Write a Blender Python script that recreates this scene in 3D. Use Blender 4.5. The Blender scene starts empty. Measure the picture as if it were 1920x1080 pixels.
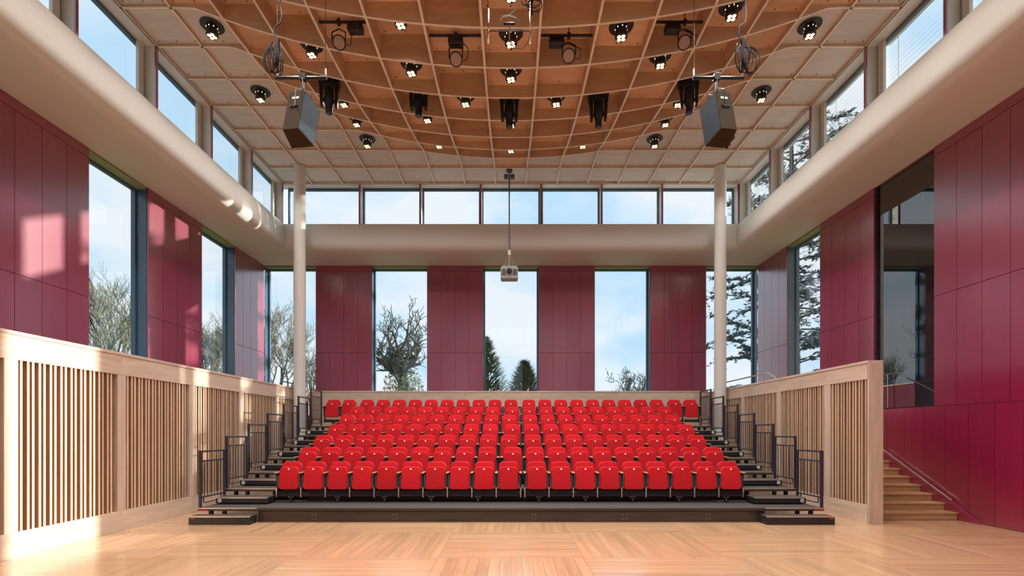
import bpy, math, random
from mathutils import Vector, Matrix
random.seed(7)
R = math.radians
SC = bpy.context.scene
COL = SC.collection
# ------------------------------------------------------------------ camera / light / exposure
F, VX, VY, CH = 907.0, 958.0, 809.0, 1.69          # focal (px), vanishing point, camera height
cd = bpy.data.cameras.new('camera'); cam = bpy.data.objects.new('camera', cd); COL.objects.link(cam)
cam.location = (0, 0, CH); cam.rotation_euler = (R(90), 0, 0)
cd.sensor_width = 36; cd.lens = 36*F/1920; cd.shift_x = (960-VX)/1920; cd.shift_y = (VY-540)/1920
cd.clip_start = .05; cd.clip_end = 500
SC.camera = cam
def at(px, py, d):
    return Vector(((px-VX)*d/F, d, CH+(VY-py)*d/F))
SC.view_settings.view_transform = 'Standard'; SC.view_settings.look = 'None'
SC.view_settings.gamma = 1; SC.view_settings.use_curve_mapping = False
SC.view_settings.exposure = 0.0
SKY_STRENGTH, SUN_STRENGTH, LAMP_POWER = 1.25, 9.0, 165.0
w = bpy.data.worlds.new('sky'); SC.world = w; w.use_nodes = True
nt = w.node_tree; nt.nodes.clear()
def wn(t, **k):
    n = nt.nodes.new(t)
    for a, b in k.items(): setattr(n, a, b)
    return n
tc = wn('ShaderNodeTexCoord'); mp = wn('ShaderNodeMapping'); mp.inputs['Scale'].default_value = (1, 1, 2.2)
nz = wn('ShaderNodeTexNoise'); nz.inputs['Scale'].default_value = 3.1; nz.inputs['Detail'].default_value = 7; nz.inputs['Roughness'].default_value = .52
cr = wn('ShaderNodeValToRGB'); cr.color_ramp.elements[0].position = .36; cr.color_ramp.elements[0].color = (.47, .68, .86, 1)
cr.color_ramp.elements[1].position = .56; cr.color_ramp.elements[1].color = (.77, .81, .86, 1)
bg = wn('ShaderNodeBackground'); bg.inputs['Strength'].default_value = SKY_STRENGTH; wo = wn('ShaderNodeOutputWorld')
nt.links.new(tc.outputs['Generated'], mp.inputs['Vector']); nt.links.new(mp.outputs[0], nz.inputs['Vector'])
nt.links.new(nz.outputs['Fac'], cr.inputs['Fac']); nt.links.new(cr.outputs[0], bg.inputs['Color']); nt.links.new(bg.outputs[0], wo.inputs[0])
sd = bpy.data.lights.new('sun', 'SUN'); sd.energy = SUN_STRENGTH; sd.angle = R(.6); sd.color = (1, .93, .82)
sun = bpy.data.objects.new('sun', sd); COL.objects.link(sun)
sun.rotation_euler = Vector((-1, -.465, -.262)).to_track_quat('-Z', 'Y').to_euler(); sun.location = (40, 20, 20)

# ------------------------------------------------------------------ materials
M = {}
def mat(name, col, rough=.5, metal=0, grain=None, bump=0, rnd=0, spec=.5, coat=0, emit=None):
    m = bpy.data.materials.new(name); m.use_nodes = True; n = m.node_tree.nodes; l = m.node_tree.links
    b = n['Principled BSDF']; b.inputs['Base Color'].default_value = (*col, 1); b.inputs['Roughness'].default_value = rough
    b.inputs['Metallic'].default_value = metal; b.inputs['Specular IOR Level'].default_value = spec; b.inputs['Coat Weight'].default_value = coat
    b.inputs['Coat Roughness'].default_value = .15
    if name == 'red_panel': b.inputs['Coat IOR'].default_value = 1.9; b.inputs['Coat Roughness'].default_value = .2
    if emit: b.inputs['Emission Color'].default_value = (*emit[:3], 1); b.inputs['Emission Strength'].default_value = emit[3]
    if grain:                                     # (scale xyz, contrast): wood or weave variation along one axis, object space
        t = n.new('ShaderNodeTexCoord'); mpn = n.new('ShaderNodeMapping'); mpn.inputs['Scale'].default_value = grain[0]
        z = n.new('ShaderNodeTexNoise'); z.inputs['Scale'].default_value = 1; z.inputs['Detail'].default_value = 5; z.inputs['Distortion'].default_value = .4
        l.new(t.outputs['Object'], mpn.inputs[0])
        oi = n.new('ShaderNodeObjectInfo')
        ad = n.new('ShaderNodeVectorMath'); ad.operation = 'ADD'
        sc_ = n.new('ShaderNodeVectorMath'); sc_.operation = 'SCALE'; sc_.inputs[3].default_value = 37
        cb = n.new('ShaderNodeCombineXYZ'); l.new(oi.outputs['Random'], cb.inputs[0]); l.new(oi.outputs['Random'], cb.inputs[1]); l.new(oi.outputs['Random'], cb.inputs[2])
        l.new(cb.outputs[0], sc_.inputs[0]); l.new(mpn.outputs[0], ad.inputs[0]); l.new(sc_.outputs[0], ad.inputs[1]); l.new(ad.outputs[0], z.inputs['Vector'])
        r = n.new('ShaderNodeMapRange'); r.inputs[1].default_value = .3; r.inputs[2].default_value = .7; r.inputs[3].default_value = 1-grain[1]; r.inputs[4].default_value = 1+grain[1]*.6
        l.new(z.outputs['Fac'], r.inputs[0])
        last = r.outputs[0]
        if rnd:
            r2 = n.new('ShaderNodeMapRange'); r2.inputs[3].default_value = 1-rnd; r2.inputs[4].default_value = 1+rnd; l.new(oi.outputs['Random'], r2.inputs[0])
            mu = n.new('ShaderNodeMath'); mu.operation = 'MULTIPLY'; l.new(last, mu.inputs[0]); l.new(r2.outputs[0], mu.inputs[1]); last = mu.outputs[0]
        vm = n.new('ShaderNodeVectorMath'); vm.operation = 'SCALE'; vm.inputs[0].default_value = col; l.new(last, vm.inputs[3])
        l.new(vm.outputs[0], b.inputs['Base Color'])
        if bump:
            bp = n.new('ShaderNodeBump'); bp.inputs['Strength'].default_value = bump; bp.inputs['Distance'].default_value = .01
            l.new(z.outputs['Fac'], bp.inputs['Height']); l.new(bp.outputs[0], b.inputs['Normal'])
    M[name] = m; return m
mat('red_panel', (.26, .008, .048), .30, grain=((30, 30, 1.2), .12), rnd=.06, spec=.8, coat=1.0)
mat('red_fabric', (.60, .014, .022), .85, grain=((60, 60, 60), .18), bump=.25, rnd=.08, spec=.2)
mat('pale_wood', (.62, .47, .365), .42, grain=((14, 14, 1.3), .16), rnd=.08)
mat('pale_wood_y', (.62, .47, .365), .42, grain=((14, 1.3, 14), .16), rnd=.08)
mat('pale_wood_x', (.62, .47, .365), .42, grain=((1.3, 14, 14), .16), rnd=.08)
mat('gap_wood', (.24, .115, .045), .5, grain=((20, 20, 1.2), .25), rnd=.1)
mat('slat_wood', (.64, .47, .35), .42, grain=((25, 25, 1.2), .18), rnd=.14)
mat('slat_side_shade', (.40, .215, .095), .5, grain=((25, 25, 1.2), .2), rnd=.12)  # slat sides browner than the fronts: their shade is put into the colour
mat('floor_wood', (.61, .37, .21), .24, grain=((.9, 11, 8), .17), bump=.02, rnd=.09, coat=.7)
mat('stair_wood', (.52, .30, .15), .38, grain=((1.2, 12, 12), .28), rnd=.08)
mat('coffer_wood', (.76, .51, .325), .5, grain=((1.5, 9, 9), .12), rnd=.10)
mat('rib_wood', (.66, .45, .30), .5, grain=((2, 2, 9), .14), rnd=.05)
mat('edge_wood', (.88, .81, .70), .5, grain=((3, 3, 20), .10))
mat('pale_ply', (.69, .645, .59), .5, grain=((1.5, 9, 9), .10), rnd=.05)  # paler tone for the ceiling slab and the boards outside the dome
mat('plaster', (.74, .715, .665), .55, grain=((.6, .6, .6), .03), spec=.4)
mat('column_paint', (.72, .70, .66), .22, grain=((.5, .5, .5), .02), spec=.6)
mat('black_metal', (.018, .018, .022), .38, grain=((8, 8, 8), .2), spec=.5)
mat('rail_paint', (.022, .026, .045), .33, grain=((9, 9, 9), .15), spec=.6)
mat('bronze_metal', (.075, .058, .045), .36, grain=((1, 14, 14), .25), metal=.35)
mat('deck_carpet', (.060, .055, .055), .8, grain=((70, 70, 70), .4), bump=.2)
mat('aluminium', (.62, .58, .52), .3, metal=.85, grain=((1, 30, 30), .15))
mat('steel', (.72, .68, .62), .28, metal=.9, grain=((5, 5, 5), .1))
mat('frame_blue', (.06, .12, .19), .3, grain=((4, 4, 1), .12), spec=.6)
mat('frame_grey', (.12, .15, .17), .35, grain=((4, 4, 1), .12))
mat('fin_paint', (.66, .66, .60), .35, grain=((3, 3, 1), .05))
mat('green_head', (.33, .40, .20), .4, grain=((3, 3, 3), .06))
mat('grey_plastic', (.10, .115, .13), .45, grain=((20, 20, 20), .1))
mat('white_plastic', (.85, .85, .82), .4, grain=((20, 20, 20), .03))
mat('arm_wood', (.50, .30, .16), .4, grain=((20, 3, 20), .2))
mat('red_sticker', (.60, .03, .03), .5, grain=((200, 200, 400), .3))
mat('slat_white', (.82, .84, .84), .35, grain=((1, 6, 6), .04))
mat('speaker_brown', (.055, .034, .018), .7, grain=((2, 20, 20), .15), spec=.12)
mat('speaker_grille', (.028, .042, .06), .6, grain=((90, 90, 90), .4), spec=.15)
mat('lens_glass', (.45, .30, .26), .2, grain=((60, 60, 60), .2))
mat('projector_body', (.42, .43, .42), .4, grain=((10, 10, 10), .05))
mat('led', (1, .85, .6), .4, grain=((40, 40, 40), .1), emit=(1, .80, .52, 1.7))
mat('bark', (.11, .115, .095), .9, grain=((3, 3, 3), .4))
mat('bark_light', (.16, .16, .11), .9, grain=((3, 3, 3), .4))
mat('ivy', (.20, .23, .11), .8, grain=((2, 2, 2), .4))
mat('conifer', (.10, .14, .08), .8, grain=((2, 2, 2), .4))
mat('cedar', (.07, .125, .13), .8, grain=((2, 2, 2), .4))
mat('grass', (.10, .17, .05), .9, grain=((.5, .5, .5), .3))
mat('cable_rubber', (.03, .032, .045), .75, grain=((9, 9, 9), .15), spec=.2)
mat('dark_void', (.012, .012, .013), .8, grain=((2, 2, 2), .2))
def glass(name, tint, refl):
    m = bpy.data.materials.new(name); m.use_nodes = True; n = m.node_tree.nodes; l = m.node_tree.links; n.clear()
    o = n.new('ShaderNodeOutputMaterial'); t = n.new('ShaderNodeBsdfTransparent'); t.inputs[0].default_value = (*tint, 1)
    g = n.new('ShaderNodeBsdfGlossy'); g.inputs['Roughness'].default_value = .0
    f = n.new('ShaderNodeLayerWeight'); f.inputs['Blend'].default_value = .5      # Schlick: F0 + (1-F0)(1-cos)^5
    pw = n.new('ShaderNodeMath'); pw.operation = 'POWER'; pw.inputs[1].default_value = 5; l.new(f.outputs['Facing'], pw.inputs[0])
    ma = n.new('ShaderNodeMath'); ma.operation = 'MULTIPLY_ADD'; ma.inputs[1].default_value = 1-refl; ma.inputs[2].default_value = refl; l.new(pw.outputs[0], ma.inputs[0])
    mx = n.new('ShaderNodeMixShader'); l.new(ma.outputs[0], mx.inputs[0]); l.new(t.outputs[0], mx.inputs[1]); l.new(g.outputs[0], mx.inputs[2]); l.new(mx.outputs[0], o.inputs[0])
    M[name] = m
glass('glass', (.96, .98, .985), .03)
def darkglass():
    m = mat('dark_glass', (.006, .008, .010), .01, grain=((.3, .3, .3), .05)); b = m.node_tree.nodes['Principled BSDF']
    b.inputs['IOR'].default_value = 2.15
darkglass()

# ------------------------------------------------------------------ mesh helpers
class MB:
    def __init__(s): s.v = []; s.f = []; s.m = []; s.mats = []
    def mi(s, m):
        if m not in s.mats: s.mats.append(m)
        return s.mats.index(m)
    def add(s, vs, fs, m):
        o = len(s.v); s.v += [tuple(v) for v in vs]; k = s.mi(m)
        for f in fs: s.f.append([i+o for i in f]); s.m.append(k)
        return s
    def box(s, x0, x1, y0, y1, z0, z1, m):
        x0, x1 = min(x0, x1), max(x0, x1); y0, y1 = min(y0, y1), max(y0, y1); z0, z1 = min(z0, z1), max(z0, z1)
        v = [(x0,y0,z0),(x1,y0,z0),(x1,y1,z0),(x0,y1,z0),(x0,y0,z1),(x1,y0,z1),(x1,y1,z1),(x0,y1,z1)]
        return s.add(v, [(0,3,2,1),(4,5,6,7),(0,1,5,4),(1,2,6,5),(2,3,7,6),(3,0,4,7)], m)
    def bbox(s, x0, x1, y0, y1, z0, z1, m, b=.004):   # box with chamfered edges (three nested rings)
        x0, x1 = min(x0, x1), max(x0, x1); y0, y1 = min(y0, y1), max(y0, y1); z0, z1 = min(z0, z1), max(z0, z1)
        def ring(i, z): return [(x0+i,y0+i,z),(x1-i,y0+i,z),(x1-i,y1-i,z),(x0+i,y1-i,z)]
        v = ring(b, z0)+ring(0, z0+b)+ring(0, z1-b)+ring(b, z1); f = [(3,2,1,0),(12,13,14,15)]
        for k in range(3):
            for i in range(4): j = (i+1) % 4; f.append((k*4+i, k*4+j, k*4+4+j, k*4+4+i))
        return s.add(v, f, m)
    def tube(s, pts, r, m, n=8, cap=True):
        pts = [Vector(p) for p in pts]; rs = r if isinstance(r, (list, tuple)) else [r]*len(pts)
        vs = []; fs = []; prev = None
        for i, p in enumerate(pts):
            d = (pts[min(i+1, len(pts)-1)]-pts[max(i-1, 0)])
            d = d.normalized() if d.length > 1e-9 else Vector((0,0,1))
            if prev is None: u = d.orthogonal().normalized()
            else:
                u = prev-d*prev.dot(d); u = u.normalized() if u.length > 1e-6 else d.orthogonal().normalized()
            prev = u; q = d.cross(u)
            for k in range(n):
                a = 2*math.pi*k/n; vs.append(p+(u*math.cos(a)+q*math.sin(a))*rs[i])
        for i in range(len(pts)-1):
            for k in range(n):
                k2 = (k+1) % n; fs.append((i*n+k, i*n+k2, i*n+n+k2, i*n+n+k))
        if cap: fs.append(tuple(range(n-1, -1, -1))); fs.append(tuple(range((len(pts)-1)*n, len(pts)*n)))
        return s.add(vs, fs, m)
    def lathe(s, prof, c, m, n=20, axis=(0,0,1)):      # prof: (radius, height) list round axis
        ax = Vector(axis).normalized(); u = ax.orthogonal().normalized(); q = ax.cross(u); c = Vector(c); vs = []; fs = []
        for r, h in prof:
            for k in range(n):
                a = 2*math.pi*k/n; vs.append(c+ax*h+(u*math.cos(a)+q*math.sin(a))*max(r, 1e-4))
        for i in range(len(prof)-1):
            for k in range(n):
                k2 = (k+1) % n; fs.append((i*n+k, i*n+k2, i*n+n+k2, i*n+n+k))
        fs.append(tuple(range(n-1, -1, -1))); fs.append(tuple(range((len(prof)-1)*n, len(prof)*n)))
        return s.add(vs, fs, m)
    def prism(s, poly, fn, m):                         # poly: 2d outline, fn(u, v, t) -> xyz for t = 0 and 1
        n = len(poly); vs = [fn(u, v, 0) for u, v in poly]+[fn(u, v, 1) for u, v in poly]
        fs = [tuple(range(n-1, -1, -1)), tuple(range(n, 2*n))]+[(i, (i+1) % n, n+(i+1) % n, n+i) for i in range(n)]
        return s.add(vs, fs, m)
    def mesh(s, name, smooth=False):
        me = bpy.data.meshes.new(name); me.from_pydata(s.v, [], s.f)
        for m in s.mats: me.materials.append(M[m])
        me.polygons.foreach_set('material_index', s.m)
        if smooth:
            me.polygons.foreach_set('use_smooth', [True]*len(me.polygons))
            try: me.set_sharp_from_angle(angle=R(40))
            except Exception: pass
        me.update(); return me
def link(name, me, parent=None, loc=None, rot=None, **props):
    o = bpy.data.objects.new(name, me); COL.objects.link(o)
    if parent is not None: o.parent = parent
    if loc is not None: o.location = loc
    if rot is not None: o.rotation_euler = rot
    for k, v in props.items(): o[k] = v
    return o
def obj(name, mb, parent=None, smooth=False, **props): return link(name, mb.mesh(name, smooth), parent, **props)
def thing(name, label, cat, loc=(0,0,0), group=None):
    o = link(name, None, None, loc, label=label, category=cat)
    if group: o['group'] = group
    return o
def struct(name, label, cat, mb=None, smooth=False):
    o = obj(name, mb, None, smooth) if mb else link(name, None)
    o['kind'] = 'structure'; o['label'] = label; o['category'] = cat; return o
ORD = ['first','second','third','fourth','fifth','sixth','seventh','eighth','ninth','tenth','eleventh','twelfth','thirteenth','fourteenth','fifteenth','sixteenth','seventeenth','eighteenth','nineteenth','twentieth','twenty-first','twenty-second','twenty-third']

# ------------------------------------------------------------------ room dimensions
WX, WYB, WYF, WT = 8.57, 16.8, -3.3, .38            # red walls (inner faces) and thickness
SOF, SILL, CEIL = 7.45, 8.35, 9.62                  # soffit, clerestory sill, rib underside
CX, CYB, CYF = 7.3, 15.5, -1.98                     # clerestory inner plane
BX, BXR = 6.62, 6.53                                # timber balustrade faces
# ground outside
obj('ground', MB().box(-120, 120, -60, 140, -.6, -.1, 'grass'), kind='structure', label='grass lawn around the hall outside', category='ground')

# ------------------------------------------------------------------ walls with red panels and tall windows
def side_fn(side):
    if side == 'left': return lambda s0,s1,o0,o1,z0,z1: (-WX-o1, -WX-o0, s0, s1, z0, z1)
    if side == 'right': return lambda s0,s1,o0,o1,z0,z1: (WX+o0, WX+o1, s0, s1, z0, z1)
    if side == 'back': return lambda s0,s1,o0,o1,z0,z1: (s0, s1, WYB+o0, WYB+o1, z0, z1)
    return lambda s0,s1,o0,o1,z0,z1: (s0, s1, WYF-o1, WYF-o0, z0, z1)
WN = [0]
def window(side, s0, s1, z0, z1, label):
    WN[0] += 1; f = side_fn(side)
    r = struct('window_%d' % WN[0], label, 'window')
    fr = MB(); t = .06; fm = 'frame_blue' if side in ('left', 'back') else 'frame_grey'
    fr.box(*f(s0, s0+t, .26, .36, z0, z1), fm); fr.box(*f(s1-t, s1, .26, .36, z0, z1), fm)
    fr.box(*f(s0+t, s1-t, .26, .36, z0, z0+t), fm); fr.box(*f(s0+t, s1-t, .26, .36, z1-t, z1), fm)
    obj('window_frame', fr, r)
    rv = MB()                                           # metal lining of the reveal, in two steps
    e = .012
    for a, b in ((s0, s0+e), (s1-e, s1)):
        rv.box(*f(a, b, .03, .255, z0, z1), fm)
    obj('reveal_lining', rv, r)
    obj('head_lining', MB().box(*f(s0+e, s1-e, .02, .255, z1-.02, z1), 'green_head'), r)
    obj('pane', MB().box(*f(s0+t, s1-t, .30, .312, z0+t, z1-t), 'glass'), r)
    return r
def wall(side, piers, s_lo, s_hi, zlow, label, strips=True, low_strips=False):
    f = side_fn(side); core = MB()
    core.box(*f(s_lo, s_hi, .03, WT, -.1, zlow), 'red_panel'); core.box(*f(s_lo, s_hi, .03, WT, SOF-.02, SOF+.3), 'red_panel')
    for a, b in piers: core.box(*f(a, b, .03, WT, zlow, SOF-.02), 'red_panel')
    wl = struct('wall_'+side, label, 'wall', core)
    def panel(a, b, z0, z1):
        g = .004; obj('wall_panel', MB().bbox(*f(a+g, b-g, 0, .03, z0+g, z1-g), 'red_panel', .003), wl)
    for a, b in piers:
        if not strips: panel(a, b, zlow, SOF); continue
        q = max(1, round((b-a)/.49)); panel(a, b, SOF-.2, SOF)
        for i in range(q):
            u, v = a+(b-a)*i/q, a+(b-a)*(i+1)/q
            panel(u, v, 4.42, SOF-.2); panel(u, v, zlow, 4.42)
    if low_strips:
        s = s_lo
        while s < s_hi-.05: panel(s, min(s+.49, s_hi), 0, zlow); s += .49
    else: panel(s_lo, s_hi, 0, zlow)
    return wl
ZL = 2.2
side_piers = [(15.03, 16.8), (11.42, 13.42), (7.86, 9.83), (4.3, 6.3), (.75, 2.75), (-3.3, -.8)]
side_wins = [(13.42, 15.03), (9.83, 11.42), (6.3, 7.86), (2.75, 4.3), (-.8, .75)]
wall('left', side_piers, WYF-WT, WYB+WT, ZL, 'crimson panelled wall above the long slatted timber balustrade')
right_piers = [(15.03, 16.8), (11.42, 13.42), (4.3, 9.80), (.75, 2.75), (-3.3, -.8)]
right_wins = [(13.42, 15.03), (2.75, 4.3), (-.8, .75)]
wall('right', right_piers, WYF-WT, WYB+WT, ZL, 'crimson panelled wall rising beside the timber staircase', low_strips=True)
back_piers = [(-6.78, -4.84), (-2.90, -.97), (.97, 2.90), (4.84, 6.78)]
back_wins = [(-8.57, -6.78), (-4.84, -2.90), (-.97, .97), (2.90, 4.84), (6.78, 8.57)]
wall('back', back_piers, -WX-WT, WX+WT, ZL, 'end wall of crimson piers between tall windows behind the seats')
wall('front', back_piers, -WX-WT, WX+WT, ZL, 'plain crimson wall facing the seats', strips=False)
for i, (a, b) in enumerate(side_wins): window('left', a, b, ZL, SOF-.03, 'tall blue-framed window in the crimson wall above the long balustrade, %s from the end wall' % ORD[i])
for i, (a, b) in enumerate(right_wins): window('right', a, b, ZL, SOF-.03, 'tall grey-framed window in the staircase-side wall, %s from the end wall' % ORD[i])
for i, (a, b) in enumerate(back_wins): window('back', a, b, ZL, SOF-.03, 'tall window behind the seats, %s from the long balustrade side' % ORD[i])
for i, (a, b) in enumerate(back_wins): window('front', a, b, ZL, SOF-.03, 'tall window in the wall facing the seats, %s from the long balustrade side' % ORD[i])
# dark mirror-like glazing above the stairs
f = side_fn('right'); WN[0] += 1
dw = struct('window_%d' % WN[0], 'dark mirror-like glazing above the timber staircase', 'window')
m_ = MB()
m_.box(*f(9.80, 9.83, .05, .10, ZL, SOF-.02), 'black_metal'); m_.box(*f(11.39, 11.42, .05, .10, ZL, SOF-.02), 'black_metal'); m_.box(*f(9.83, 11.39, .05, .10, ZL, ZL+.03), 'black_metal')
obj('window_frame', m_, dw)
obj('pane', MB().box(*f(9.83, 11.39, .08, .095, ZL+.03, SOF-.02), 'dark_glass'), dw)
obj('backing', MB().box(*f(9.80, 11.42, .365, .38, ZL, SOF), 'dark_void'), dw)

# ------------------------------------------------------------------ curved cream bulkhead (swept round the hall)
prof = [(8.95, SOF), (7.52, SOF)]
for k in range(1, 10):
    a = math.pi/2*k/9; prof.append((7.52-.31*math.sin(a), SOF+.29-.29*math.cos(a)))
prof += [(7.212, 7.9), (7.23, 8.1), (7.26, 8.25), (7.30, SILL), (8.95, SILL)]
b = MB(); n = len(prof); vs = []
for (p, z) in prof:
    e = WX-p; vs += [(-p, WYF+e, z), (p, WYF+e, z), (p, WYB-e, z), (-p, WYB-e, z)]
fs = []
for i in range(n):
    j = (i+1) % n
    for k in range(4):
        k2 = (k+1) % 4; fs.append((i*4+k, i*4+k2, j*4+k2, j*4+k))
b.add(vs, fs, 'plaster')
struct('trim_1', 'cream curved plaster bulkhead running round the hall under the clerestory', 'bulkhead', b, True)

# ------------------------------------------------------------------ clerestory windows with fins
def cside(side):
    if side == 'left': return lambda s0,s1,o0,o1,z0,z1: (-CX-o1, -CX-o0, s0, s1, z0, z1)
    if side == 'right': return lambda s0,s1,o0,o1,z0,z1: (CX+o0, CX+o1, s0, s1, z0, z1)
    if side == 'back': return lambda s0,s1,o0,o1,z0,z1: (s0, s1, CYB+o0, CYB+o1, z0, z1)
    return lambda s0,s1,o0,o1,z0,z1: (s0, s1, CYF-o1, CYF-o0, z0, z1)
posts_y = [CYB-1.84*k for k in range(10)]+[CYF]
posts_x = [-CX, -4.85, -2.91, -.97, .97, 2.91, 4.85, CX]
CN = {'left': 'above the long balustrade', 'right': 'above the staircase side', 'back': 'above the crimson end wall', 'front': 'above the wall facing the seats'}
for side, posts in (('left', posts_y), ('right', posts_y), ('back', posts_x), ('front', posts_x)):
    f = cside(side); ps = sorted(posts); bays = list(zip(ps[:-1], ps[1:]))
    if side in ('left', 'right'): bays = bays[::-1]
    for i, (a, c) in enumerate(bays):
        WN[0] += 1
        r = struct('window_%d' % WN[0], 'clerestory window %s, %s from the %s' % (CN[side], ORD[i], 'end wall' if side in ('left', 'right') else 'long balustrade side'), 'window')
        a2, c2 = a+.03, c-.03; t = .045; fm = 'frame_blue' if side in ('left', 'back') else 'frame_grey'
        fr = MB(); fr.box(*f(a2, a2+t, .28, .36, SILL, CEIL), fm); fr.box(*f(c2-t, c2, .28, .36, SILL, CEIL), fm)
        fr.box(*f(a2+t, c2-t, .28, .36, SILL, SILL+.03), fm); fr.box(*f(a2+t, c2-t, .28, .36, CEIL-.07, CEIL), fm)
        obj('window_frame', fr, r)
        obj('pane', MB().box(*f(a2+t, c2-t, .315, .325, SILL+.03, CEIL-.07), 'glass'), r)
        fin = MB().box(*f(c-.03, c+.03, .03, .36, SILL, CEIL), 'fin_paint'); obj('fin', fin, r)
        obj('fin_edge', MB().box(*f(c-.03, c+.03, 0, .03, SILL, CEIL), 'red_panel'), r)
        if side in ('left', 'right') and i < 6:          # side light panel beside the fin
            obj('side_panel', MB().box(*f(c2-t-.13, c2-t, .22, .28, SILL, CEIL), 'fin_paint'), r)
# outer roof edge over the clerestory
# venetian blinds outside the staircase-side clerestory
smesh = MB().add([(0, -.83, -.036), (.075, -.83, .036), (.075, .83, .036), (0, .83, -.036), (0, -.83, -.041), (.075, -.83, .031), (.075, .83, .031), (0, .83, -.041)],
                 [(0,3,2,1)[::-1], (4,5,6,7)[::-1], (0,1,5,4), (2,3,7,6), (0,4,7,3), (1,2,6,5)], 'slat_white').mesh('slat')
for i in range(6):
    c = CYB-1.84*i; yc = c-.92
    t = thing('venetian_blind', 'white venetian blind outside the clerestory above the staircase side, %s from the end wall' % ORD[i], 'blind', (CX+.40, yc, SILL), 'clerestory blinds')
    low = .45 if i == 0 else .05
    zz = 1.19
    while zz > low: link('slat', smesh, t, (0, 0, zz)); zz -= .098
    obj('head_rail', MB().bbox(0, .06, -.84, .84, 1.235, 1.275, 'slat_white'), t)
    for yy in (-.55, .55): obj('ladder_cord', MB().box(-.002, .0, yy-.006, yy+.006, low, 1.24, 'slat_white'), t)

# ------------------------------------------------------------------ coffered ceiling
DC = (0.0, 8.25); DR = 6.0; RS = 16.3
def drop(x, y):
    r = math.hypot(x-DC[0], y-DC[1])
    return 0 if r >= DR else math.sqrt(RS*RS-r*r)-math.sqrt(RS*RS-DR*DR)
def rb(x, y): return CEIL-drop(x, y)
slab = MB().box(-CX-.45, CX+.45, CYF-.45, CYB+.45, 9.86, 10.05, 'pale_ply')
for sd_ in ('left', 'right', 'back', 'front'):           # header over the clerestory, down to the window head
    q = cside(sd_); lo, hi = (CYF-.36, CYB+.36) if sd_ in ('left', 'right') else (-CX-.0, CX+.0)
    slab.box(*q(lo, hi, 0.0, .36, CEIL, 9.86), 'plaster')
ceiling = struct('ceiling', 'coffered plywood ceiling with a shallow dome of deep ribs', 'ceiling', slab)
cols = [-7.3]+[-6.37+.98*k for k in range(14)]+[7.3]     # rib lines across
rows = [CYB-.92*k for k in range(20)]
TH = .021
def samples(a, b, st=.23):
    n = max(2, int((b-a)/st)); return [a+(b-a)*i/n for i in range(n+1)]
def rib(axis, c):
    lo, hi = (rows[-1], rows[0]) if axis == 'x' else (-CX, CX)
    pts = samples(lo, hi); mb = MB(); vs = []
    for s in pts:
        x, y = (c, s) if axis == 'x' else (s, c); zb = rb(x, y); zt = min(zb+.62, 9.85)
        for o in (-TH, TH):
            for z in (zb, zt): vs.append((x+o, y, z) if axis == 'x' else (x, y+o, z))
    side, edge, pale = [], [], []
    for i in range(len(pts)-1):
        a, b_ = i*4, i*4+4
        x_, y_ = (c, pts[i]) if axis == 'x' else (pts[i], c)
        (side if drop(x_, y_) > .03 else pale).extend([(a, b_, b_+1, a+1), (a+2, a+3, b_+3, b_+2)]); edge += [(a, a+2, b_+2, b_)]
    e = len(pts)*4-4; edge += [(0, 1, 3, 2), (e, e+2, e+3, e+1)]
    if axis == 'y': pale = [q[::-1] for q in pale]; side = [q[::-1] for q in side]; edge = [q[::-1] for q in edge]
    mb.add(vs, side, 'rib_wood'); mb.add(vs, edge, 'edge_wood'); mb.add(vs, pale, 'rib_wood'); obj('ceiling_rib', mb, ceiling)
for c in cols: rib('x', c)
for c in rows: rib('y', c)
R0 = {-5:1,-4:1,-3:0,-2:1,-1:0,0:0,1:1,2:0,3:1,4:0,5:0}; R1 = {-5:0,-4:0,-3:1,-2:0,-1:1,0:0,1:0,2:1,3:0,4:1,5:0}
def deep(i, k):
    j = 7-k
    if j == 0: return R0.get(i, 0)
    if j == 1: return R1.get(i, 0)
    if j > 1: return (i+j) % 2 == 1 if j % 2 else (i % 2 == 0)
    return (i+j) % 2
def deep2(i, k):
    j = 7-k
    if j in (0, 1): return deep(i, k)
    return (i+j+1) % 2 if False else ((i % 2 == 0) if j % 2 == 0 else (i % 2 == 1))
board_z = {}
screws = MB()
for k in range(19):
    y1, y0 = rows[k], rows[k+1]
    for ci in range(len(cols)-1):
        x0, x1 = cols[ci], cols[ci+1]; i = ci-7; xc, yc = (x0+x1)/2, (y0+y1)/2
        flat = max(drop(x, y) for x in (x0, xc, x1) for y in (y0, yc, y1)) < .02
        zc = rb(xc, yc)
        zb = 9.68 if flat else min(9.68, zc+(.52 if deep2(i, k) else .30))
        board_z[(i, k)] = (xc, yc, zb)
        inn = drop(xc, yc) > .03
        obj('ceiling_panel', MB().box(x0+TH, x1-TH, y0+TH, y1-TH, zb, zb+.02, 'coffer_wood' if inn else 'pale_ply'), ceiling)
        if x1-x0 > .6:
            for u in (.1, .5, .9):
                for y_ in (y0+.08, y1-.08):
                    xx = x0+(x1-x0)*u; s_ = .011
                    screws.box(xx-s_, xx+s_, y_-s_, y_+s_, zb-.006, zb-.0005, 'black_metal')
obj('panel_screws', screws, ceiling, kind='stuff')

# ------------------------------------------------------------------ columns
for sx, lab in ((-6.36, 'long balustrade'), (6.30, 'staircase-side balustrade')):
    mb = MB().lathe([(.172, 0), (.172, 9.66)], (0, 0, 0), 'column_paint', 40)
    t = thing('round_column', 'slim round off-white column in front of the %s' % lab, 'column', (sx, 14.56, 0), 'round columns')
    obj('shaft', mb, t, True)
    obj('collar', MB().lathe([(.178, 9.0), (.178, 9.015)], (0, 0, 0), 'column_paint', 40), t, True)

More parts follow.
